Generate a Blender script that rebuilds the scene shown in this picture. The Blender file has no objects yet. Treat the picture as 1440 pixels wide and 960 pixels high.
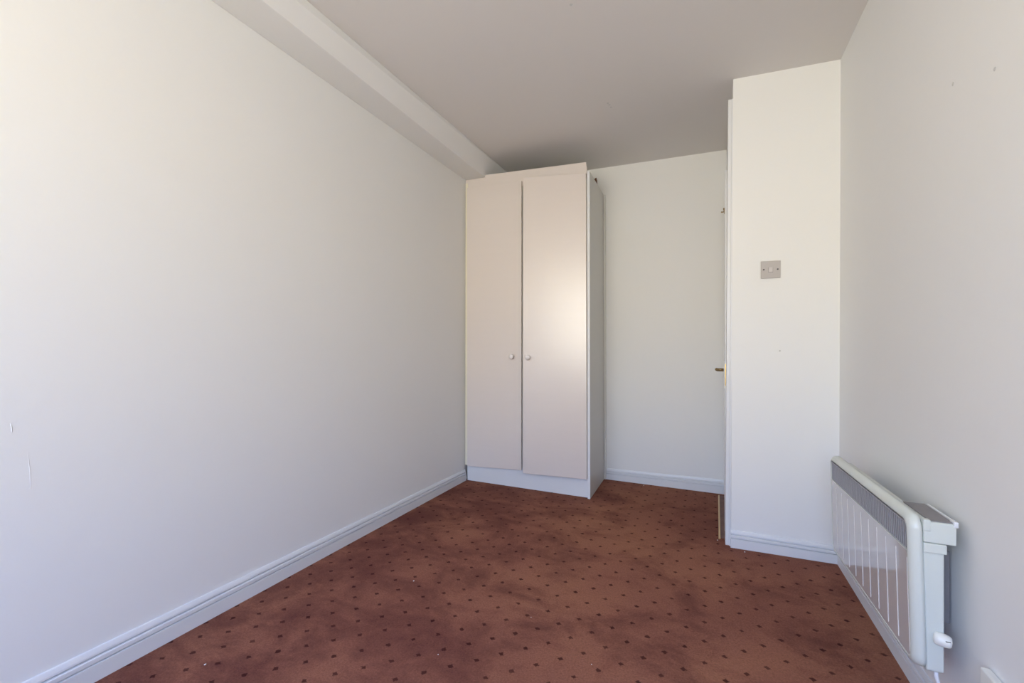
import bpy, bmesh, math, random
from mathutils import Vector, Matrix

random.seed(4)
S = bpy.context.scene
COL = S.collection

# ------------------------------------------------------------------ camera
cam_d = bpy.data.cameras.new('camera')
cam_d.sensor_width = 36.0
cam_d.lens = 629.554 / 1440 * 36.0
cam_d.clip_start = 0.02
cam = bpy.data.objects.new('camera', cam_d)
COL.objects.link(cam)
YAW, PIT, ROL = 0.408830, 0.0133167, 0.0129974
fwd = Vector((-math.sin(YAW) * math.cos(PIT), math.cos(YAW) * math.cos(PIT), math.sin(PIT)))
rgt = Vector((math.cos(YAW), math.sin(YAW), 0))
upv = rgt.cross(fwd)
r2 = rgt * math.cos(ROL) + upv * math.sin(ROL)
u2 = upv * math.cos(ROL) - rgt * math.sin(ROL)
m = Matrix((r2, u2, -fwd)).transposed().to_4x4()
m.translation = Vector((1.62097, 0.0, 0.98726))
cam.matrix_world = m
S.camera = cam

# ------------------------------------------------------------------ daylight and exposure
S.view_settings.view_transform = 'Standard'
S.view_settings.look = 'None'
S.view_settings.gamma = 1.0
S.view_settings.use_curve_mapping = False
S.view_settings.exposure = 0.0

SKY_STRENGTH = 10.5
SKY_ZENITH = (0.32, 0.64, 1.60)
SKY_HORIZON = (0.78, 0.94, 1.18)
GROUND_GLOW = (1.15, 1.07, 0.88)      # sunlit street and facades below the skyline
w = bpy.data.worlds.new('daylight')
S.world = w
w.use_nodes = True
nt = w.node_tree
nt.nodes.clear()
tc = nt.nodes.new('ShaderNodeTexCoord')
sx = nt.nodes.new('ShaderNodeSeparateXYZ')
ramp = nt.nodes.new('ShaderNodeValToRGB')
mp = nt.nodes.new('ShaderNodeMapRange')
mp.inputs['From Min'].default_value = -1
mp.inputs['From Max'].default_value = 1
e = ramp.color_ramp.elements
e[0].position = 0.0;  e[0].color = (*GROUND_GLOW, 1)
e[1].position = 1.0;  e[1].color = (*SKY_ZENITH, 1)
a = e.new(0.555); a.color = (*GROUND_GLOW, 1)
a = e.new(0.60); a.color = (*SKY_HORIZON, 1)
a = e.new(0.74); a.color = (*SKY_ZENITH, 1)
bg = nt.nodes.new('ShaderNodeBackground')
bg.inputs['Strength'].default_value = SKY_STRENGTH
ow = nt.nodes.new('ShaderNodeOutputWorld')
nt.links.new(tc.outputs['Generated'], sx.inputs[0])
nt.links.new(sx.outputs['Z'], mp.inputs['Value'])
nt.links.new(mp.outputs[0], ramp.inputs[0])
nt.links.new(ramp.outputs[0], bg.inputs['Color'])
nt.links.new(bg.outputs[0], ow.inputs['Surface'])

# the window in the wall behind the camera (opening limits)
WY = -1.50
WX0, WX1, WZ0, WZ1 = 0.10, 1.92, 0.76, 2.20
pd = bpy.data.lights.new('window_portal', 'AREA')
pd.shape = 'RECTANGLE'
pd.size = WX1 - WX0
pd.size_y = WZ1 - WZ0
pd.cycles.is_portal = True
po = bpy.data.objects.new('window_portal', pd)
COL.objects.link(po)
po.location = ((WX0 + WX1) / 2, WY - 0.11, (WZ0 + WZ1) / 2)
po.rotation_euler = (math.radians(90), 0, 0)          # faces +y, into the room

# ------------------------------------------------------------------ materials
def mat(name, color, rough=0.6, spec=0.5, bump=0.0, bscale=60.0, bdist=0.002, var=0.0, vscale=3.0, metal=0.0,
        stretch=(1, 1, 1), coat=0.0, coat_rough=0.1):
    M = bpy.data.materials.new(name)
    M.use_nodes = True
    t = M.node_tree
    b = t.nodes['Principled BSDF']
    b.inputs['Roughness'].default_value = rough
    b.inputs['Specular IOR Level'].default_value = spec
    b.inputs['Metallic'].default_value = metal
    b.inputs['Coat Weight'].default_value = coat
    b.inputs['Coat Roughness'].default_value = coat_rough
    tcn = t.nodes.new('ShaderNodeTexCoord')
    mpn = t.nodes.new('ShaderNodeMapping')
    mpn.inputs['Scale'].default_value = stretch
    t.links.new(tcn.outputs['Object'], mpn.inputs[0])
    n1 = t.nodes.new('ShaderNodeTexNoise')
    n1.inputs['Scale'].default_value = vscale
    n1.inputs['Detail'].default_value = 4
    t.links.new(mpn.outputs[0], n1.inputs['Vector'])
    mx = t.nodes.new('ShaderNodeMix')
    mx.data_type = 'RGBA'
    mx.inputs[6].default_value = (*[c * (1 - var) for c in color], 1)
    mx.inputs[7].default_value = (*[min(1, c * (1 + var)) for c in color], 1)
    t.links.new(n1.outputs['Fac'], mx.inputs[0])
    t.links.new(mx.outputs[2], b.inputs['Base Color'])
    if bump:
        n2 = t.nodes.new('ShaderNodeTexNoise')
        n2.inputs['Scale'].default_value = bscale
        n2.inputs['Detail'].default_value = 5
        t.links.new(mpn.outputs[0], n2.inputs['Vector'])
        bp = t.nodes.new('ShaderNodeBump')
        bp.inputs['Strength'].default_value = bump
        bp.inputs['Distance'].default_value = bdist
        t.links.new(n2.outputs['Fac'], bp.inputs['Height'])
        t.links.new(bp.outputs[0], b.inputs['Normal'])
    return M

M_wall = mat('wall_paint', (0.880, 0.880, 0.862), 0.62, 0.35, 0.25, 14, 0.004, 0.012, 1.5)
M_ceil = mat('ceiling_paint', (0.80, 0.775, 0.75), 0.9, 0.2, 0.15, 20, 0.003, 0.012, 2)
M_gloss = mat('white_gloss_paint', (0.80, 0.81, 0.82), 0.35, 0.5, 0.05, 25, 0.001, 0.01, 4)
M_door = mat('wardrobe_laminate', (0.79, 0.715, 0.665), 0.29, 0.6, 0.06, 18, 0.0006, 0.012, 6, stretch=(0.5, 1, 9), coat=0.75, coat_rough=0.25)
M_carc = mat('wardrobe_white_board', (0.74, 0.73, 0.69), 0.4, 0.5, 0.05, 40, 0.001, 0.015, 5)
M_edge = mat('cream_edge_strip', (0.86, 0.81, 0.66), 0.45, 0.5, 0.05, 40, 0.001, 0.03, 9)
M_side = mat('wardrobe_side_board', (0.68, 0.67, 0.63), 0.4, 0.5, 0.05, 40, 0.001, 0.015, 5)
M_dark = mat('opening_shade', (0.03, 0.028, 0.025), 0.8, 0.3, 0.1, 40, 0.001, 0.1, 9)  # near-black colour standing in for shade inside grille slots and socket holes
M_heat = mat('cream_enamel', (0.665, 0.695, 0.635), 0.28, 0.5, 0.04, 60, 0.0006, 0.01, 6)
M_panel = mat('glossy_enamel_panel', (0.66, 0.64, 0.62), 0.07, 0.6, 0.0, 60, 0.0004, 0.01, 3, coat=0.6, coat_rough=0.04)
M_rib = mat('rib_reflection_enamel', (0.76, 0.745, 0.71), 0.2, 0.5, 0.0, 60, 0.0004, 0.01, 3)  # paler than the panel: reflected bright walls painted into the rib colour
M_slat = mat('grey_grille_slat', (0.40, 0.40, 0.42), 0.45, 0.5, 0.1, 40, 0.001, 0.05, 12)
M_grey = mat('dusty_grey_steel', (0.25, 0.235, 0.235), 0.55, 0.4, 0.15, 60, 0.001, 0.15, 30)
M_knob = mat('ivory_plastic', (0.84, 0.83, 0.76), 0.35, 0.5, 0.03, 40, 0.001, 0.01, 8)
M_kwhite = mat('wardrobe_knob_plastic', (0.88, 0.83, 0.80), 0.3, 0.5, 0.03, 40, 0.001, 0.01, 8)
M_switch = mat('aged_grey_plastic', (0.51, 0.475, 0.455), 0.35, 0.5, 0.03, 40, 0.001, 0.015, 30)
M_rock = mat('pale_rocker_plastic', (0.64, 0.60, 0.58), 0.3, 0.5, 0.03, 40, 0.001, 0.015, 30)
M_screw = mat('dark_screw', (0.06, 0.055, 0.05), 0.5, 0.5, 0.1, 200, 0.0005, 0.1, 60)
M_brass = mat('aged_brass', (0.60, 0.44, 0.18), 0.3, 0.5, 0.08, 120, 0.0005, 0.12, 40, metal=1.0)
M_brasst = mat('tarnished_brass', (0.30, 0.21, 0.10), 0.35, 0.5, 0.1, 120, 0.0005, 0.2, 40, metal=0.8)
M_strip = mat('satin_gold_strip', (0.76, 0.55, 0.29), 0.4, 0.5, 0.08, 90, 0.0005, 0.08, 25, metal=0.3)
M_bare = mat('bare_stained_floor', (0.25, 0.15, 0.125), 0.75, 0.3, 0.4, 60, 0.002, 0.35, 14)
M_wood = mat('brown_wood', (0.16, 0.075, 0.04), 0.7, 0.3, 0.3, 50, 0.001, 0.3, 60)
M_filler = mat('grey_filler', (0.64, 0.64, 0.62), 0.8, 0.2, 0.2, 90, 0.001, 0.05, 40)
M_lint = mat('white_lint', (0.8, 0.79, 0.77), 0.9, 0.2, 0.2, 90, 0.001, 0.05, 40)
M_cable = mat('white_cable', (0.80, 0.80, 0.80), 0.4, 0.5, 0.05, 90, 0.001, 0.01, 40)

def glass_mat():
    M = bpy.data.materials.new('window_glass')
    M.use_nodes = True
    t = M.node_tree
    t.nodes.clear()
    o = t.nodes.new('ShaderNodeOutputMaterial')
    tr = t.nodes.new('ShaderNodeBsdfTransparent')
    gl = t.nodes.new('ShaderNodeBsdfGlossy')
    gl.inputs['Roughness'].default_value = 0.02
    mx = t.nodes.new('ShaderNodeMixShader')
    mx.inputs[0].default_value = 0.06
    t.links.new(tr.outputs[0], mx.inputs[1])
    t.links.new(gl.outputs[0], mx.inputs[2])
    t.links.new(mx.outputs[0], o.inputs['Surface'])
    return M
M_glass = glass_mat()

def carpet_mat():
    M = bpy.data.materials.new('spotted_carpet')
    M.use_nodes = True
    t = M.node_tree
    b = t.nodes['Principled BSDF']
    b.inputs['Roughness'].default_value = 0.95
    b.inputs['Specular IOR Level'].default_value = 0.08
    b.inputs['Sheen Weight'].default_value = 0.0
    b.inputs['Sheen Roughness'].default_value = 0.5
    L = t.links.new
    def N(k, **kw):
        n = t.nodes.new(k)
        for a_, v in kw.items():
            setattr(n, a_, v)
        return n
    def math_(op, a_, b_=None):
        n = N('ShaderNodeMath', operation=op)
        for i, v in enumerate((a_, b_)):
            if v is None:
                continue
            if isinstance(v, (int, float)):
                n.inputs[i].default_value = v
            else:
                L(v, n.inputs[i])
        return n.outputs[0]
    geo = N('ShaderNodeNewGeometry')
    def noise(scale, detail=3, rough=0.5, vec=None, dist=0.0):
        n = N('ShaderNodeTexNoise')
        n.inputs['Scale'].default_value = scale
        n.inputs['Detail'].default_value = detail
        n.inputs['Roughness'].default_value = rough
        n.inputs['Distortion'].default_value = dist
        L(vec or geo.outputs['Position'], n.inputs['Vector'])
        return n
    def ramp_(fac, stops):
        r = N('ShaderNodeValToRGB')
        el = r.color_ramp.elements
        el[0].position, el[0].color = stops[0][0], (*stops[0][1], 1)
        el[1].position, el[1].color = stops[-1][0], (*stops[-1][1], 1)
        for p_, c_ in stops[1:-1]:
            q = el.new(p_)
            q.color = (*c_, 1)
        L(fac, r.inputs[0])
        return r.outputs[0]
    def mix(fac, a_, b_, mode='MIX'):
        n = N('ShaderNodeMix', data_type='RGBA', blend_type=mode)
        for i, v in ((0, fac), (6, a_), (7, b_)):
            if isinstance(v, (int, float)):
                n.inputs[i].default_value = v
            elif isinstance(v, tuple):
                n.inputs[i].default_value = (*v, 1)
            else:
                L(v, n.inputs[i])
        return n.outputs[2]
    sep = N('ShaderNodeSeparateXYZ')
    # small wobble so that the printed spots are not perfect
    wob = noise(90, 2)
    vs = N('ShaderNodeVectorMath', operation='SUBTRACT')
    L(wob.outputs['Color'], vs.inputs[0]); vs.inputs[1].default_value = (0.5, 0.5, 0.5)
    vm = N('ShaderNodeVectorMath', operation='MULTIPLY_ADD')
    L(vs.outputs[0], vm.inputs[0]); vm.inputs[1].default_value = (0.011, 0.011, 0.0); L(geo.outputs['Position'], vm.inputs[2])
    L(vm.outputs[0], sep.inputs[0])
    PX, PY = 0.1199, 0.1146
    u = math_('DIVIDE', math_('SUBTRACT', sep.outputs['X'], 0.364), PX)
    v = math_('DIVIDE', math_('SUBTRACT', sep.outputs['Y'], 1.384), PY)
    def dot(off):
        du = math_('MULTIPLY', math_('ABSOLUTE', math_('SUBTRACT', math_('FRACT', math_('ADD', u, 0.5 + off)), 0.5)), PX)
        dv = math_('MULTIPLY', math_('ABSOLUTE', math_('SUBTRACT', math_('FRACT', math_('ADD', v, 0.5 + off)), 0.5)), PY)
        return math_('ADD', math_('MULTIPLY', du, 0.9), dv)
    d = math_('MINIMUM', dot(0.0), dot(0.5))
    mr = N('ShaderNodeMapRange')
    mr.inputs['From Min'].default_value = 0.0072
    mr.inputs['From Max'].default_value = 0.0108
    mr.inputs['To Min'].default_value = 1.0
    mr.inputs['To Max'].default_value = 0.0
    L(d, mr.inputs['Value'])
    spot_var = noise(7, 2)
    spot_amt = math_('MULTIPLY', mr.outputs[0], math_('ADD', 0.45, math_('MULTIPLY', spot_var.outputs['Fac'], 0.65)))
    # ground colour, pile shading, traffic wear and stains
    big = noise(1.3, 3, 0.55, dist=0.4)
    base = ramp_(big.outputs['Fac'], [(0.32, (0.244, 0.096, 0.066)), (0.5, (0.304, 0.125, 0.080)), (0.68, (0.348, 0.150, 0.088))])
    st = noise(3.6, 8, 0.66, dist=0.35)
    # soiling is heaviest along the left side of the room
    sepp = N('ShaderNodeSeparateXYZ')
    L(geo.outputs['Position'], sepp.inputs[0])
    lf = N('ShaderNodeMapRange')
    lf.inputs['From Min'].default_value = 0.1
    lf.inputs['From Max'].default_value = 1.3
    lf.inputs['To Min'].default_value = 0.13
    lf.inputs['To Max'].default_value = 0.03
    L(sepp.outputs['X'], lf.inputs['Value'])
    stf = ramp_(math_('ADD', st.outputs['Fac'], lf.outputs[0]), [(0.52, (0, 0, 0)), (0.72, (0.6, 0.6, 0.6))])
    c1 = mix(stf, base, (0.10, 0.031, 0.028))
    mpg = N('ShaderNodeMapping')
    mpg.inputs['Rotation'].default_value = (0, 0, 0.6)
    mpg.inputs['Scale'].default_value = (3.0, 5.2, 1.0)
    L(geo.outputs['Position'], mpg.inputs[0])
    smear = noise(1.0, 9, 0.68, vec=mpg.outputs[0], dist=0.5)
    smf = ramp_(math_('ADD', smear.outputs['Fac'], lf.outputs[0]), [(0.55, (0, 0, 0)), (0.74, (0.5, 0.5, 0.5))])
    c1 = mix(smf, c1, (0.108, 0.034, 0.031))
    fine = noise(150, 6, 0.85)
    c2 = mix(0.55, c1, ramp_(fine.outputs['Fac'], [(0.30, (0.18, 0.18, 0.18)), (0.70, (0.84, 0.84, 0.84))]), 'OVERLAY')
    c3 = mix(spot_amt, c2, (0.040, 0.009, 0.008))
    L(c3, b.inputs['Base Color'])
    bp = N('ShaderNodeBump')
    bp.inputs['Strength'].default_value = 0.6
    bp.inputs['Distance'].default_value = 0.004
    med = noise(35, 4, 0.6)
    L(math_('ADD', fine.outputs['Fac'], math_('MULTIPLY', med.outputs['Fac'], 1.2)), bp.inputs['Height'])
    L(bp.outputs[0], b.inputs['Normal'])
    return M
M_carpet = carpet_mat()

# ------------------------------------------------------------------ helpers
def link(name, bm, material, parent=None, loc=None, smooth=False, bevel=0.0, seg=2):
    bmesh.ops.recalc_face_normals(bm, faces=bm.faces[:])
    me = bpy.data.meshes.new(name)
    if bevel:
        es = [e_ for e_ in bm.edges if len(e_.link_faces) == 2 and e_.calc_face_angle(0) > 0.5]
        bmesh.ops.bevel(bm, geom=es, offset=bevel, segments=seg, profile=0.5, affect='EDGES', clamp_overlap=True)
    bm.to_mesh(me)
    bm.free()
    if smooth:
        for p_ in me.polygons:
            p_.use_smooth = True
    me.materials.append(material)
    o = bpy.data.objects.new(name, me)
    COL.objects.link(o)
    if parent:
        o.parent = parent
    if loc:
        o.location = loc
    return o

def hexa(bm, v8):
    """v8: bottom four then top four corners, same order"""
    v = [bm.verts.new(p_) for p_ in v8]
    for f in ((3, 2, 1, 0), (4, 5, 6, 7), (0, 1, 5, 4), (1, 2, 6, 5), (2, 3, 7, 6), (3, 0, 4, 7)):
        bm.faces.new([v[i] for i in f])

def box(bm, x0, x1, y0, y1, z0, z1):
    hexa(bm, [(x0, y0, z0), (x1, y0, z0), (x1, y1, z0), (x0, y1, z0), (x0, y0, z1), (x1, y0, z1), (x1, y1, z1), (x0, y1, z1)])

def boxobj(name, material, dims, parent=None, bevel=0.0, seg=2):
    bm = bmesh.new()
    box(bm, *dims)
    return link(name, bm, material, parent, bevel=bevel, seg=seg)

def hexobj(name, material, v8, parent=None, bevel=0.0, seg=2):
    bm = bmesh.new()
    hexa(bm, v8)
    return link(name, bm, material, parent, bevel=bevel, seg=seg)

def structure(o):
    o['kind'] = 'structure'
    return o

def thing(name, label, cat, loc, rotz=0.0):
    o = bpy.data.objects.new(name, None)
    o.empty_display_size = 0.1
    o.location = loc
    o.rotation_euler = (0, 0, rotz)
    o['label'] = label
    o['category'] = cat
    COL.objects.link(o)
    return o

def tube(bm, pts, rad, n=12):
    pts = [Vector(p_) for p_ in pts]
    rads = rad if isinstance(rad, (list, tuple)) else [rad] * len(pts)
    rings = []
    for i, p_ in enumerate(pts):
        t_ = (pts[min(i + 1, len(pts) - 1)] - pts[max(i - 1, 0)]).normalized()
        ref = Vector((0, 0, 1)) if abs(t_.z) < 0.9 else Vector((1, 0, 0))
        a_ = t_.cross(ref).normalized()
        b_ = t_.cross(a_)
        rings.append([bm.verts.new(p_ + (a_ * math.cos(k * 2 * math.pi / n) + b_ * math.sin(k * 2 * math.pi / n)) * rads[i]) for k in range(n)])
    for r0, r1 in zip(rings, rings[1:]):
        for k in range(n):
            bm.faces.new((r0[k], r0[(k + 1) % n], r1[(k + 1) % n], r1[k]))
    bm.faces.new(rings[0])
    bm.faces.new(rings[-1][::-1])

def lathe(bm, prof, origin, axis, n=24):
    """prof: (radius, distance along axis)"""
    axis = Vector(axis).normalized()
    ref = Vector((0, 0, 1)) if abs(axis.z) < 0.9 else Vector((1, 0, 0))
    a_ = axis.cross(ref).normalized()
    b_ = axis.cross(a_)
    O = Vector(origin)
    rings = []
    for r_, h_ in prof:
        rings.append([bm.verts.new(O + axis * h_ + (a_ * math.cos(k * 2 * math.pi / n) + b_ * math.sin(k * 2 * math.pi / n)) * max(r_, 1e-5)) for k in range(n)])
    for r0, r1 in zip(rings, rings[1:]):
        for k in range(n):
            bm.faces.new((r0[k], r0[(k + 1) % n], r1[(k + 1) % n], r1[k]))
    bm.faces.new(rings[0])
    bm.faces.new(rings[-1][::-1])

def rrect(y0, y1, z0, z1, r, n=6):
    out = []
    for cy, cz, a0 in ((y1 - r, z1 - r, 0), (y0 + r, z1 - r, 90), (y0 + r, z0 + r, 180), (y1 - r, z0 + r, 270)):
        for k in range(n + 1):
            an = math.radians(a0 + 90 * k / n)
            out.append((cy + r * math.cos(an), cz + r * math.sin(an)))
    return out

# ------------------------------------------------------------------ the room shell
YB = 3.422                # far wall face
XR = 2.198                # right wall face
YF = WY                   # face of the wall behind the camera
def cz(y): return 2.372 + 0.008 * (y - 2.5)          # the ceiling rises a touch
def xl(z): return -0.0166 - 0.0145 * z               # the left wall leans out a touch

structure(boxobj('floor', M_carpet, (-0.12, 2.30, YF - 0.2, 3.55, -0.10, 0.0)))
structure(hexobj('ceiling', M_ceil, [(-0.2, YF - .2, cz(YF)), (2.4, YF - .2, cz(YF)), (2.4, 3.6, cz(3.6)), (-0.2, 3.6, cz(3.6)),
                                    (-0.2, YF - .2, 2.55), (2.4, YF - .2, 2.55), (2.4, 3.6, 2.55), (-0.2, 3.6, 2.55)]))
wl = structure(hexobj('wall_left', M_wall, [(xl(0) - .1, YF, 0), (xl(0), YF, 0), (xl(0), YB, 0), (xl(0) - .1, YB, 0),
                                       (xl(2.4) - .1, YF, cz(YF)), (xl(2.4), YF, cz(YF)), (xl(2.4), YB, cz(YB)), (xl(2.4) - .1, YB, cz(YB))]))
wr = structure(hexobj('wall_right', M_wall, [(XR, YF, 0), (XR + .1, YF, 0), (XR + .1, 3.6, 0), (XR, 3.6, 0),
                                        (XR, YF, cz(YF)), (XR + .1, YF, cz(YF)), (XR + .1, 3.6, cz(3.6)), (XR, 3.6, cz(3.6))]))
structure(hexobj('wall_far', M_wall, [(-.14, YB, 0), (XR, YB, 0), (XR, YB + .1, 0), (-.14, YB + .1, 0),
                                      (-.14, YB, cz(YB)), (XR, YB, cz(YB)), (XR, YB + .1, cz(YB)), (-.14, YB + .1, cz(YB))]))
# wall with the window, behind the camera
bm = bmesh.new()
for a_ in ((-.14, WX0, 0, 2.345), (WX1, XR + .1, 0, 2.345), (WX0, WX1, 0, WZ0), (WX0, WX1, WZ1, 2.345)):
    box(bm, a_[0], a_[1], YF - .2, YF, a_[2], a_[3])
structure(link('wall_window', bm, M_wall))
bm = bmesh.new()
fy0, fy1 = YF - .13, YF - .07
for a_ in ((WX0, WX0 + .055, WZ0, WZ1), (WX1 - .055, WX1, WZ0, WZ1), (WX0 + .055, WX1 - .055, WZ0, WZ0 + .055), (WX0 + .055, WX1 - .055, WZ1 - .055, WZ1),
           (1.02, 1.08, WZ0 + .055, WZ1 - .055)):
    box(bm, a_[0], a_[1], fy0, fy1, a_[2], a_[3])
wn = structure(link('window_1', bm, M_gloss))
for x0, x1 in ((WX0 + .055, 1.02), (1.08, WX1 - .055)):
    boxobj('pane', M_glass, (x0, x1, YF - .102, YF - .098, WZ0 + .055, WZ1 - .055), wn)
boxobj('window_sill', M_gloss, (WX0 - .04, WX1 + .04, YF - .07, YF + .09, WZ0 - .03, WZ0 - .001), wn, bevel=.006)

# the projecting corner by the door: front wall and the wall that holds the door
PX0, PX1 = 1.7435, 1.7400       # its left edge, floor and ceiling
def pier_y(x): return 2.526 + (x - 1.742) * 0.036
wp = structure(hexobj('wall_corner', M_wall, [(PX0, pier_y(PX0), 0), (XR, pier_y(XR), 0), (XR, 2.65, 0), (PX0, 2.65, 0),
                                         (PX1, pier_y(PX1), cz(2.526)), (XR, pier_y(XR), cz(2.54)), (XR, 2.65, cz(2.65)), (PX1, 2.65, cz(2.65))]))
DY0, DY1, DZ = 2.69, 3.40, 1.982       # door opening
bm = bmesh.new()
box(bm, 1.7435, 1.84, 2.65, DY0, 0, cz(2.65))
box(bm, 1.7435, 1.84, DY0, DY1, DZ, cz(2.69))
box(bm, 1.7435, 1.84, DY1, YB, 0, cz(2.69))
structure(link('wall_door', bm, M_wall))

# boxed-in beam along the top of the left wall
def sbx(y): return 0.1345 - 0.0078 * y
def stx(y): return 0.141 + 0.008 * y
SZ = 2.243
structure(hexobj('trim_1', M_wall, [(xl(SZ), YF, SZ), (sbx(YF), YF, SZ), (sbx(YB), YB, SZ), (xl(SZ), YB, SZ),
                                    (xl(SZ), YF, cz(YF)), (stx(YF), YF, cz(YF)), (stx(YB), YB, cz(YB)), (xl(SZ), YB, cz(YB))], bevel=0.003))

# ------------------------------------------------------------------ moulded baseboards
PROFILE = [(0, 1.0), (.22, 1.0), (.34, .985), (.62, .86), (.66, .80), (.25, .785), (.25, .745), (.80, .735), (.90, .715),
           (.92, .60), (.86, .580), (.45, .570), (.45, .540), (1.0, .530), (1.0, 0)]
def baseboard(name, A, B, inward, h0, h1, th=0.018, cap=0.0):
    """profile swept from A to B (wall-face floor points); inward = unit vector into the room"""
    bm = bmesh.new()
    rings = []
    for P_, h_ in ((A, h0), (B, h1)):
        rings.append([bm.verts.new((P_[0] + inward[0] * th * t_, P_[1] + inward[1] * th * t_, z_ * h_)) for t_, z_ in PROFILE + [(0, 0)]])
    n_ = len(rings[0])
    for k in range(n_):
        bm.faces.new((rings[0][k], rings[0][(k + 1) % n_], rings[1][(k + 1) % n_], rings[1][k]))
    bm.faces.new(rings[0])
    bm.faces.new(rings[1][::-1])
    return structure(link(name, bm, M_gloss))
baseboard('baseboard_left', (xl(0) - .0, YF, 0), (xl(0), 2.925, 0), (1, 0), .109, .0775, th=.0166)
baseboard('baseboard_right', (XR, YF, 0), (XR, 2.530, 0), (-1, 0), .092, .080, th=.010)
baseboard('baseboard_far', (.935, YB, 0), (1.7435, YB, 0), (0, -1), .081, .096, th=.013)
baseboard('baseboard_corner', (1.7405, pier_y(1.74), 0), (2.188, pier_y(2.188), 0), (0.036, -1), .086, .079, th=.016)

# ------------------------------------------------------------------ door, standing slightly ajar in the side of the projecting corner
def stepped(name, parts, material):
    bm = bmesh.new()
    for p_ in parts:
        box(bm, *p_)
    return structure(link(name, bm, material, bevel=.0015))
stepped('trim_2', [(1.7180, 1.7345, 2.534, 2.604, 0, 2.2755), (1.7345, 1.7425, 2.529, 2.610, 0, 2.2745)], M_gloss)

HX, HY = 1.7420, 3.392                       # hinge line
ang = math.atan2(0.0215, 0.695)
door = bpy.data.objects.new('door_1', None)
door.location = (HX, HY, 0)
door.rotation_euler = (0, -0.0055, -ang)           # leaf runs along local -y, swings towards -x
COL.objects.link(door)
structure(door)
DW = 0.696
boxobj('door_leaf', M_gloss, (0.0, 0.034, -DW, 0, 0.008, 1.972), door, bevel=.002)
boxobj('latch_plate', M_brass, (0.0015, 0.0125, -DW - .0012, -DW + .0004, 0.795, 0.912), door)
pl = boxobj('handle_plate', M_gloss, (-.0045, 0.0, -DW + .012, -DW + .052, 0.778, 0.928), door, bevel=.002)
pl['label'] = 'white painted handle backplate'
bm = bmesh.new()
tube(bm, [(0, -DW + .033, .879), (-.040, -DW + .033, .879)], .0085)
tube(bm, [(-.036, -DW + .030, .879), (-.041, -DW + .055, .880), (-.041, -DW + .10, .879), (-.037, -DW + .135, .876)], [.0085, .0085, .0075, .007])
hd = link('door_handle', bm, M_brasst, door, smooth=True)
hd['label'] = 'tarnished brass lever'
bm = bmesh.new()
hy = -.36
box(bm, -.003, 0.0, hy - .005, hy + .005, 1.826, 1.862)
tube(bm, [(-.002, hy, 1.839), (-.014, hy, 1.8375), (-.020, hy, 1.839)], .0034, 8)
tube(bm, [(-.002, hy, 1.843), (-.005, hy, 1.852), (-.006, hy, 1.862)], .0026, 8)
hk = link('coat_hook', bm, M_brasst, door)
hk['label'] = 'small dark coat hook'

# bare floor between the carpet's edge and the door, and the metal strip that ends the carpet
bf = hexobj('bare_floor', M_bare, [(1.699, 2.612, .0003), (1.7435, 2.622, .0003), (1.7435, 3.372, .0003), (1.711, 3.366, .0003),
                              (1.699, 2.612, .0025), (1.7435, 2.622, .0025), (1.7435, 3.372, .0025), (1.711, 3.366, .0025)],
            bpy.data.objects['floor'])
bf['label'] = 'bare dirty floor strip beside the door'
bm = bmesh.new()
hexa(bm, [(1.6880, 2.592, 0.0004), (1.6985, 2.597, 0.0004), (1.7140, 3.362, 0.0004), (1.7035, 3.358, 0.0004),
          (1.6900, 2.592, 0.0070), (1.6970, 2.597, 0.0070), (1.7125, 3.362, 0.0070), (1.7055, 3.358, 0.0070)])
ts = link('threshold_strip', bm, M_strip, bevel=.0012)
ts['label'] = 'narrow gold metal threshold strip on the floor at the foot of the door'
ts['category'] = 'threshold'

# ------------------------------------------------------------------ wardrobe
W = thing('wardrobe', 'tall pinkish white two-door fitted wardrobe in the far left corner under the boxed beam', 'wardrobe', (0.45, 3.16, 0))
OFF = Vector((0.45, 3.16, 0))
def wv(v8): return [tuple(Vector(p_) - OFF) for p_ in v8]
def slab(name, material, face4, back, bevel=0.0, parent=W, shear=0.0):
    """face4: front face corners bl, br, tr, tl; extruded by 'back' in +y"""
    bl, br, tr, tl = face4
    f = lambda p_: (p_[0], p_[1] + back, p_[2])
    return hexobj(name, material, wv([bl, br, f(br), f(bl), tl, tr, f(tr), f(tl)]), parent, bevel)
# side panels
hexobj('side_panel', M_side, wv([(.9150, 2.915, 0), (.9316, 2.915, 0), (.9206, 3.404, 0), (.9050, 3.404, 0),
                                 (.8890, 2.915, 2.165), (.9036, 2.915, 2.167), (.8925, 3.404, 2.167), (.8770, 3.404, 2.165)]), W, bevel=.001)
hexobj('front_edging', M_gloss, wv([(.9146, 2.9135, 0.0), (.9322, 2.9135, 0.0), (.9320, 2.921, 0.0), (.9146, 2.921, 0.0),
                                 (.8886, 2.9135, 2.166), (.9042, 2.9135, 2.168), (.9040, 2.921, 2.168), (.8886, 2.921, 2.166)]), W, bevel=.001)
hexobj('side_panel', M_edge, wv([(-.015, 2.929, .112), (.005, 2.929, .112), (.005, 3.40, .112), (-.015, 3.40, .112),
                                 (xl(2.2) + .002, 2.929, 2.215), (-.026, 2.929, 2.215), (-.026, 3.40, 2.215), (xl(2.2) + .002, 3.40, 2.215)]), W, bevel=.001)
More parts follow.
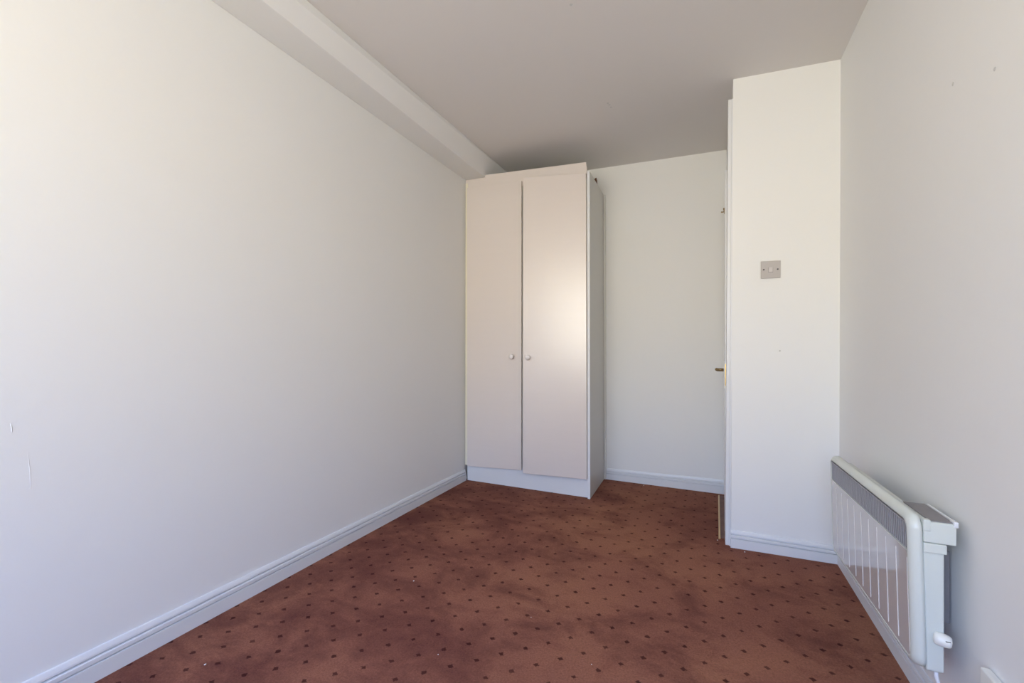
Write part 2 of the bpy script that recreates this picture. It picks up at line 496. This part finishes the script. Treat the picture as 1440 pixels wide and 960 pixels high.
# plinth, top, back
slab('plinth', M_gloss, [(.003, 2.936, 0), (.9145, 2.936, 0), (.9130, 2.936, .142), (.001, 2.936, .142)], .016)
slab('floor_board', M_carc, [(.006, 2.940, .143), (.908, 2.940, .143), (.9065, 2.940, .158), (.005, 2.940, .158)], .455)
slab('top_board', M_carc, [(-.022, 2.953, 2.150), (.886, 2.953, 2.150), (.886, 2.953, 2.164), (-.022, 2.953, 2.164)], .44)
slab('back_board', M_carc, [(.006, 3.398, .16), (.902, 3.398, .16), (.876, 3.398, 2.148), (-.022, 3.398, 2.148)], .006)
slab('centre_post', M_carc, [(.425, 2.940, .16), (.470, 2.940, .16), (.450, 2.940, 2.148), (.405, 2.940, 2.148)], .016)
slab('gap_backing', M_carc, [(.870, 2.932, .145), (.9145, 2.932, .145), (.8895, 2.932, 2.128), (.845, 2.932, 2.128)], .007)  # added pale backing, lightens the gap beside the right door
# cornice board, cut round the beam
bm = bmesh.new()
cp = [(-.0445, 2.140), (.8850, 2.128), (.8745, 2.2375), (.1165, 2.2580), (.1150, 2.2415), (-.0470, 2.2410)]
fr = [bm.verts.new((x_ - OFF.x, 2.934 - OFF.y, z_)) for x_, z_ in cp]
bk = [bm.verts.new((x_ - OFF.x, 2.952 - OFF.y, z_)) for x_, z_ in cp]
bm.faces.new(fr)
bm.faces.new(bk[::-1])
for k in range(6):
    bm.faces.new((fr[k], fr[(k + 1) % 6], bk[(k + 1) % 6], bk[k]))
link('cornice_board', bm, M_door, W, bevel=.001)
# doors: the left one shut, the right one a little open on its right-hand hinges
def knob(parent, P_, axis):
    bm = bmesh.new()
    lathe(bm, [(.0085, -.001), (.0085, .008), (.012, .011), (.0170, .0150), (.0182, .020), (.0172, .0250), (.0130, .0295), (.007, .0315), (.001, .032)], P_, axis)
    return link('knob', bm, M_kwhite, parent, smooth=True)
ld = slab('door', M_door, [(.0110, 2.915, .109), (.4413, 2.915, .1295), (.4149, 2.915, 2.168), (-.0247, 2.915, 2.176)], .014, bevel=.0015)
knob(ld, tuple(Vector((.3630, 2.915, .923)) - OFF), (0, -1, 0))
rd = slab('door', M_door, [(.4705, 2.870, .1245), (.9089, 2.913, .1252), (.8795, 2.913, 2.1555), (.4467, 2.870, 2.168)], .016, bevel=.0015)
knob(rd, tuple(Vector((.4990, 2.8745, .9215)) - OFF), (0.098, -0.995, 0))
ld['label'] = 'left shut door'
rd['label'] = 'right door standing slightly open'
# scribing strip against the far wall and a brown offcut left on the side
hexobj('scribe_strip', M_carc, wv([(.9212, 3.405, 0), (.9345, 3.405, 0), (.9345, 3.4205, 0), (.9212, 3.4205, 0),
                                   (.8935, 3.405, 2.165), (.9085, 3.405, 2.165), (.9085, 3.4205, 2.165), (.8935, 3.4205, 2.165)]), W)
bm = bmesh.new()
hexa(bm, wv([(.880, 3.13, 2.1665), (.9015, 3.125, 2.1665), (.899, 3.172, 2.1665), (.880, 3.17, 2.1665),
             (.880, 3.132, 2.190), (.902, 3.124, 2.198), (.899, 3.164, 2.192), (.880, 3.165, 2.188)]))
wd = link('wood_offcut', bm, M_wood, W, bevel=.002)
wd['label'] = 'brown splintered offcut'

# ------------------------------------------------------------------ panel heater on the right wall
TH = 0.022
Hh = thing('panel_heater', 'cream electric panel heater with a grey slotted grille on the right wall', 'heater', (2.08, 1.398, 0.0), TH)
LEN = 0.704
Z0, Z1 = 0.216, 0.590
# pillowed front frame
bm = bmesh.new()
def ring(bm, x_, inset, r_):
    return [bm.verts.new((x_, y_, z_)) for y_, z_ in rrect(inset, LEN - inset, Z0 + inset, Z1 - inset, r_)]
prof = [(.0245, 0.000, .034), (.0165, .0008, .034), (.009, .003, .033), (.004, .0075, .030), (.0010, .0125, .026), (.0, .0165, .022), (.0, .0185, .020), (.006, .0195, .019)]
rs = [ring(bm, *p_) for p_ in prof]
for r0, r1 in zip(rs, rs[1:]):
    n_ = len(r0)
    for k in range(n_):
        bm.faces.new((r0[k], r0[(k + 1) % n_], r1[(k + 1) % n_], r1[k]))
bm.faces.new(rs[0])                       # closed behind
link('front_frame', bm, M_heat, Hh, smooth=True)
GZ0, GZ1 = .4985, .5635
bm = bmesh.new()
o_ = [(y_, z_) for y_, z_ in rrect(.0185, LEN - .0185, Z0 + .0185, GZ0 - .003, .018)]
f1 = [bm.verts.new((.0012, y_, z_)) for y_, z_ in o_]
f2 = [bm.verts.new((.0055, y_, z_)) for y_, z_ in o_]
bm.faces.new(f1)
bm.faces.new(f2[::-1])
for k in range(len(f1)):
    bm.faces.new((f1[k], f1[(k + 1) % len(f1)], f2[(k + 1) % len(f1)], f2[k]))
fp = link('front_panel', bm, M_panel, Hh)
fp['label'] = 'glossy ribbed front panel'
# pressed ribs of the panel
bm = bmesh.new()
tube(bm, [(.0012, 0, Z0 + .032), (.0007, 0, Z0 + .036), (.0007, 0, GZ0 - .022), (.0012, 0, GZ0 - .018)], .0011, 6)
rib = link('rib', bm, M_rib, fp)
rib.location = (0, .0225, 0)
ribs = [rib]
yy = .0225 + .0665
while yy < LEN - .03:
    c = rib.copy()
    COL.objects.link(c)
    c.parent = fp
    c.location = (0, yy, 0)
    yy += .0665
# grille
gr = boxobj('grille', M_dark, (.0045, .0075, .019, LEN - .019, GZ0, GZ1), Hh)  # solid dark backing, painted as the shade between the slats
boxobj('grille_rim', M_heat, (.0005, .0045, .0185, LEN - .0185, GZ0 - .0028, GZ0), gr)
boxobj('grille_rim', M_slat, (.0008, .0045, .0185, LEN - .0185, GZ1 - .0006, GZ1 + .003), gr)
bm = bmesh.new()
box(bm, .0030, .0044, -.0031, .0031, GZ0 + .0004, GZ1 - .0004)
sl = link('slat', bm, M_slat, gr)
sl.location = (0, .0235, 0)
k = 1
while .0235 + k * .0126 < LEN - .021:
    c = sl.copy()
    COL.objects.link(c)
    c.parent = gr
    c.location = (0, .0235 + k * .0126, 0)
    k += 1
# the whole front leans out a little at the top
LEAN = -0.028
for o_ in (bpy.data.objects['front_frame'], fp, gr):
    o_.rotation_euler = (0, LEAN, 0)
    o_.location = (.0100 - Z0 * math.sin(LEAN), 0, Z0 - Z0 * math.cos(LEAN))
# casing behind the frame; its top corner is cut back round the terminal box
bm = bmesh.new()
pts = [(.004, Z0 + .008), (.014, Z0), (LEN - .02, Z0), (LEN - .004, Z0 + .015), (LEN - .004, Z1 - .04), (LEN - .02, Z1 - .026), (.150, Z1 - .026), (.150, .5285), (.004, .5285)]
fr = [bm.verts.new((.0356 + LEAN * .95 * (z_ - Z0), y_, z_)) for y_, z_ in pts]
bk = [bm.verts.new((.0685, y_, z_)) for y_, z_ in pts]
bm.faces.new(fr)
bm.faces.new(bk[::-1])
for k in range(len(pts)):
    bm.faces.new((fr[k], fr[(k + 1) % len(pts)], bk[(k + 1) % len(pts)], bk[k]))
link('casing', bm, M_heat, Hh, bevel=.003)
tb = boxobj('terminal_box', M_heat, (.0280, .0900, .000, .146, .5292, .5800), Hh, bevel=.003)
ld_ = boxobj('lid', M_grey, (.0400, .0855, .0045, .150, .5800, .5825), tb)
ld_['label'] = 'dark grey lid'
boxobj('end_lip', M_heat, (.0272, .0420, -.0012, .016, .5560, .5840), tb, bevel=.003)
boxobj('flange', M_heat, (.0275, .0715, -.0016, .012, .5060, .5286), Hh, bevel=.002)
bm = bmesh.new()
box(bm, .0840, .0935, -.001, .020, .5720, .5865)
box(bm, .0880, .0925, .020, .146, .5720, .5855)
link('wall_clip', bm, M_cable, Hh, bevel=.003)
for yb in (.10, .56):
    boxobj('wall_bracket', M_grey, (.0688, .1170 if yb < .3 else .1260, yb, yb + .03, .30, .48), Hh)
# thermostat knob at the near end
bm = bmesh.new()
kd = Vector((.93, -.36, -.06)).normalized()
lathe(bm, [(.0080, 0), (.0135, .003), (.0152, .010), (.0148, .021), (.0136, .0275), (.0105, .0320), (.003, .0330)], (.0475, .004, .3055), kd)
kn = link('thermostat_knob', bm, M_knob, Hh, smooth=True)
bm = bmesh.new()
sc_ = Vector((.0475, .004, .3055)) + kd * .0255 + Vector((-.36, -.93, 0)) * .0125 + Vector((0, 0, .0055))
box(bm, sc_.x - .0045, sc_.x + .0045, sc_.y - .0015, sc_.y + .0025, sc_.z - .0005, sc_.z + .0008)
link('pointer_slot', bm, M_screw, kn)
# supply cable that drops from the casing behind the baseboard line
bm = bmesh.new()
tube(bm, [(.058, .018, Z0 + .004), (.058, .017, Z0 - .01), (.066, .016, Z0 - .04), (.086, .014, .12), (.094, .010, .085), (.092, -.004, .04), (.090, -.03, .010), (.088, -.10, .006), (.085, -.28, .0058)], .0045, 10)
cb = link('supply_cable', bm, M_cable, Hh, smooth=True)

# ------------------------------------------------------------------ wall socket at the right edge
so = thing('wall_socket', 'white double wall socket low on the right wall near the heater', 'socket', (2.198, 1.256, 0.256))
boxobj('socket_plate', M_knob, (-.0185, -.0003, -.0725, .0725, -.043, .043), so, bevel=.004, seg=3)
for s in (-1, 1):
    boxobj('rocker', M_knob, (-.0215, -.0180, s * .036 - .007 + .018 * -s, s * .036 + .007 + .018 * -s, .012, .034), so, bevel=.001)
    for dy, dz, w_, h_ in ((0, .006, .002, .004), (-.011, -.016, .0035, .002), (.011, -.016, .0035, .002)):
        boxobj('pin_hole_shade', M_dark, (-.0189, -.0183, s * .036 + dy - w_, s * .036 + dy + w_, dz - h_, dz + h_), so)  # dark box on the plate, painted as the shade in a hole

# ------------------------------------------------------------------ light switch on the projecting corner
sw = thing('light_switch', 'aged pinkish grey light switch on the white projecting corner wall', 'switch', (1.9110, pier_y(1.911), 1.388), 0.036)
boxobj('switch_plate', M_switch, (-.0425, .0425, -.0085, -.0003, -.0425, .0425), sw, bevel=.002)
bm = bmesh.new()
hexa(bm, [(-.0085, -.0090, -.0125), (.0085, -.0090, -.0125), (.0085, -.0083, -.0125), (-.0085, -.0083, -.0125),
          (-.0085, -.0125, .0105), (.0085, -.0125, .0105), (.0085, -.0083, .0105), (-.0085, -.0083, .0105)])
link('rocker', bm, M_rock, sw, bevel=.0006)
bm = bmesh.new()
for a_ in ((-.0102, -.0090, -.0130, .0112), (.0090, .0098, -.0130, .0112), (-.0102, .0098, -.0150, -.0128)):
    box(bm, a_[0], a_[1], -.0088, -.0083, a_[2], a_[3])
link('rocker_slit_shade', bm, M_grey, sw)  # dark strips painted as the shaded slit around the rocker
for s in (-1, 1):
    bm = bmesh.new()
    lathe(bm, [(.0040, 0), (.0040, .0006), (.002, .001)], (s * .0302, -.0084, 0), (0, -1, 0), 12)
    link('screw', bm, M_screw, sw)

# ------------------------------------------------------------------ marks on the paint, crumbs on the carpet
def drip(P0, P1, r_):
    bm = bmesh.new()
    P0, P1 = Vector(P0), Vector(P1)
    tube(bm, [P0, P0.lerp(P1, .15), P0.lerp(P1, .55) + Vector((0, .001, 0)), P0.lerp(P1, .9), P1], [r_ * .3, r_ * .8, r_, r_ * .9, r_ * .3], 8)
    link('paint_drip', bm, M_wall, wl, smooth=True)
drip((xl(.72) - .0005, .5840, .700), (xl(.6) - .0005, .5915, .590), .0013)
drip((xl(.77) - .0006, .5510, .775), (xl(.75) - .0006, .5535, .750), .0016)
def filled(parent, P_, axis, r_):
    bm = bmesh.new()
    lathe(bm, [(r_, -.0008), (r_ * .9, .0002), (r_ * .4, .0004)], P_, axis, 14)
    link('filled_hole', bm, M_filler, parent, smooth=True)
filled(wr, (XR, 1.4919, 1.6777), (-1, 0, 0), .0055)
filled(wr, (XR, 1.3103, 1.6109), (-1, 0, 0), .0050)
filled(wp, (1.9533, pier_y(1.9533), .988), (0, -1, 0), .0045)
cl = bpy.data.objects['ceiling']
for x_, y_ in ((1.1087, 2.5313), (1.1040, 2.5100), (1.1120, 2.5600), (1.115, 1.7195)):
    filled(cl, (x_, y_, cz(y_)), (0, 0, -1), .006)

bm = bmesh.new()
for x_, y_, r_ in ((.5005, 1.5800, .0030), (1.8020, 2.4820, .0035), (1.6830, 2.5750, .0030), (1.2150, 3.3700, .0035), (.215, .905, .003), (.84, 1.24, .0018),
                   (1.30, 1.40, .0018), (2.03, 1.62, .0025), (2.045, 1.60, .0022), (1.04, 1.55, .0015)):
    bmesh.ops.create_icosphere(bm, subdivisions=1, radius=r_, matrix=Matrix.Translation((x_, y_, r_ * .5)) @ Matrix.Diagonal((1, 1.3, .5, 1)))
cr = link('carpet_crumbs', bm, M_lint)
cr['kind'] = 'stuff'
cr['label'] = 'tiny white crumbs and lint scattered on the brown spotted carpet'
cr['category'] = 'crumbs'
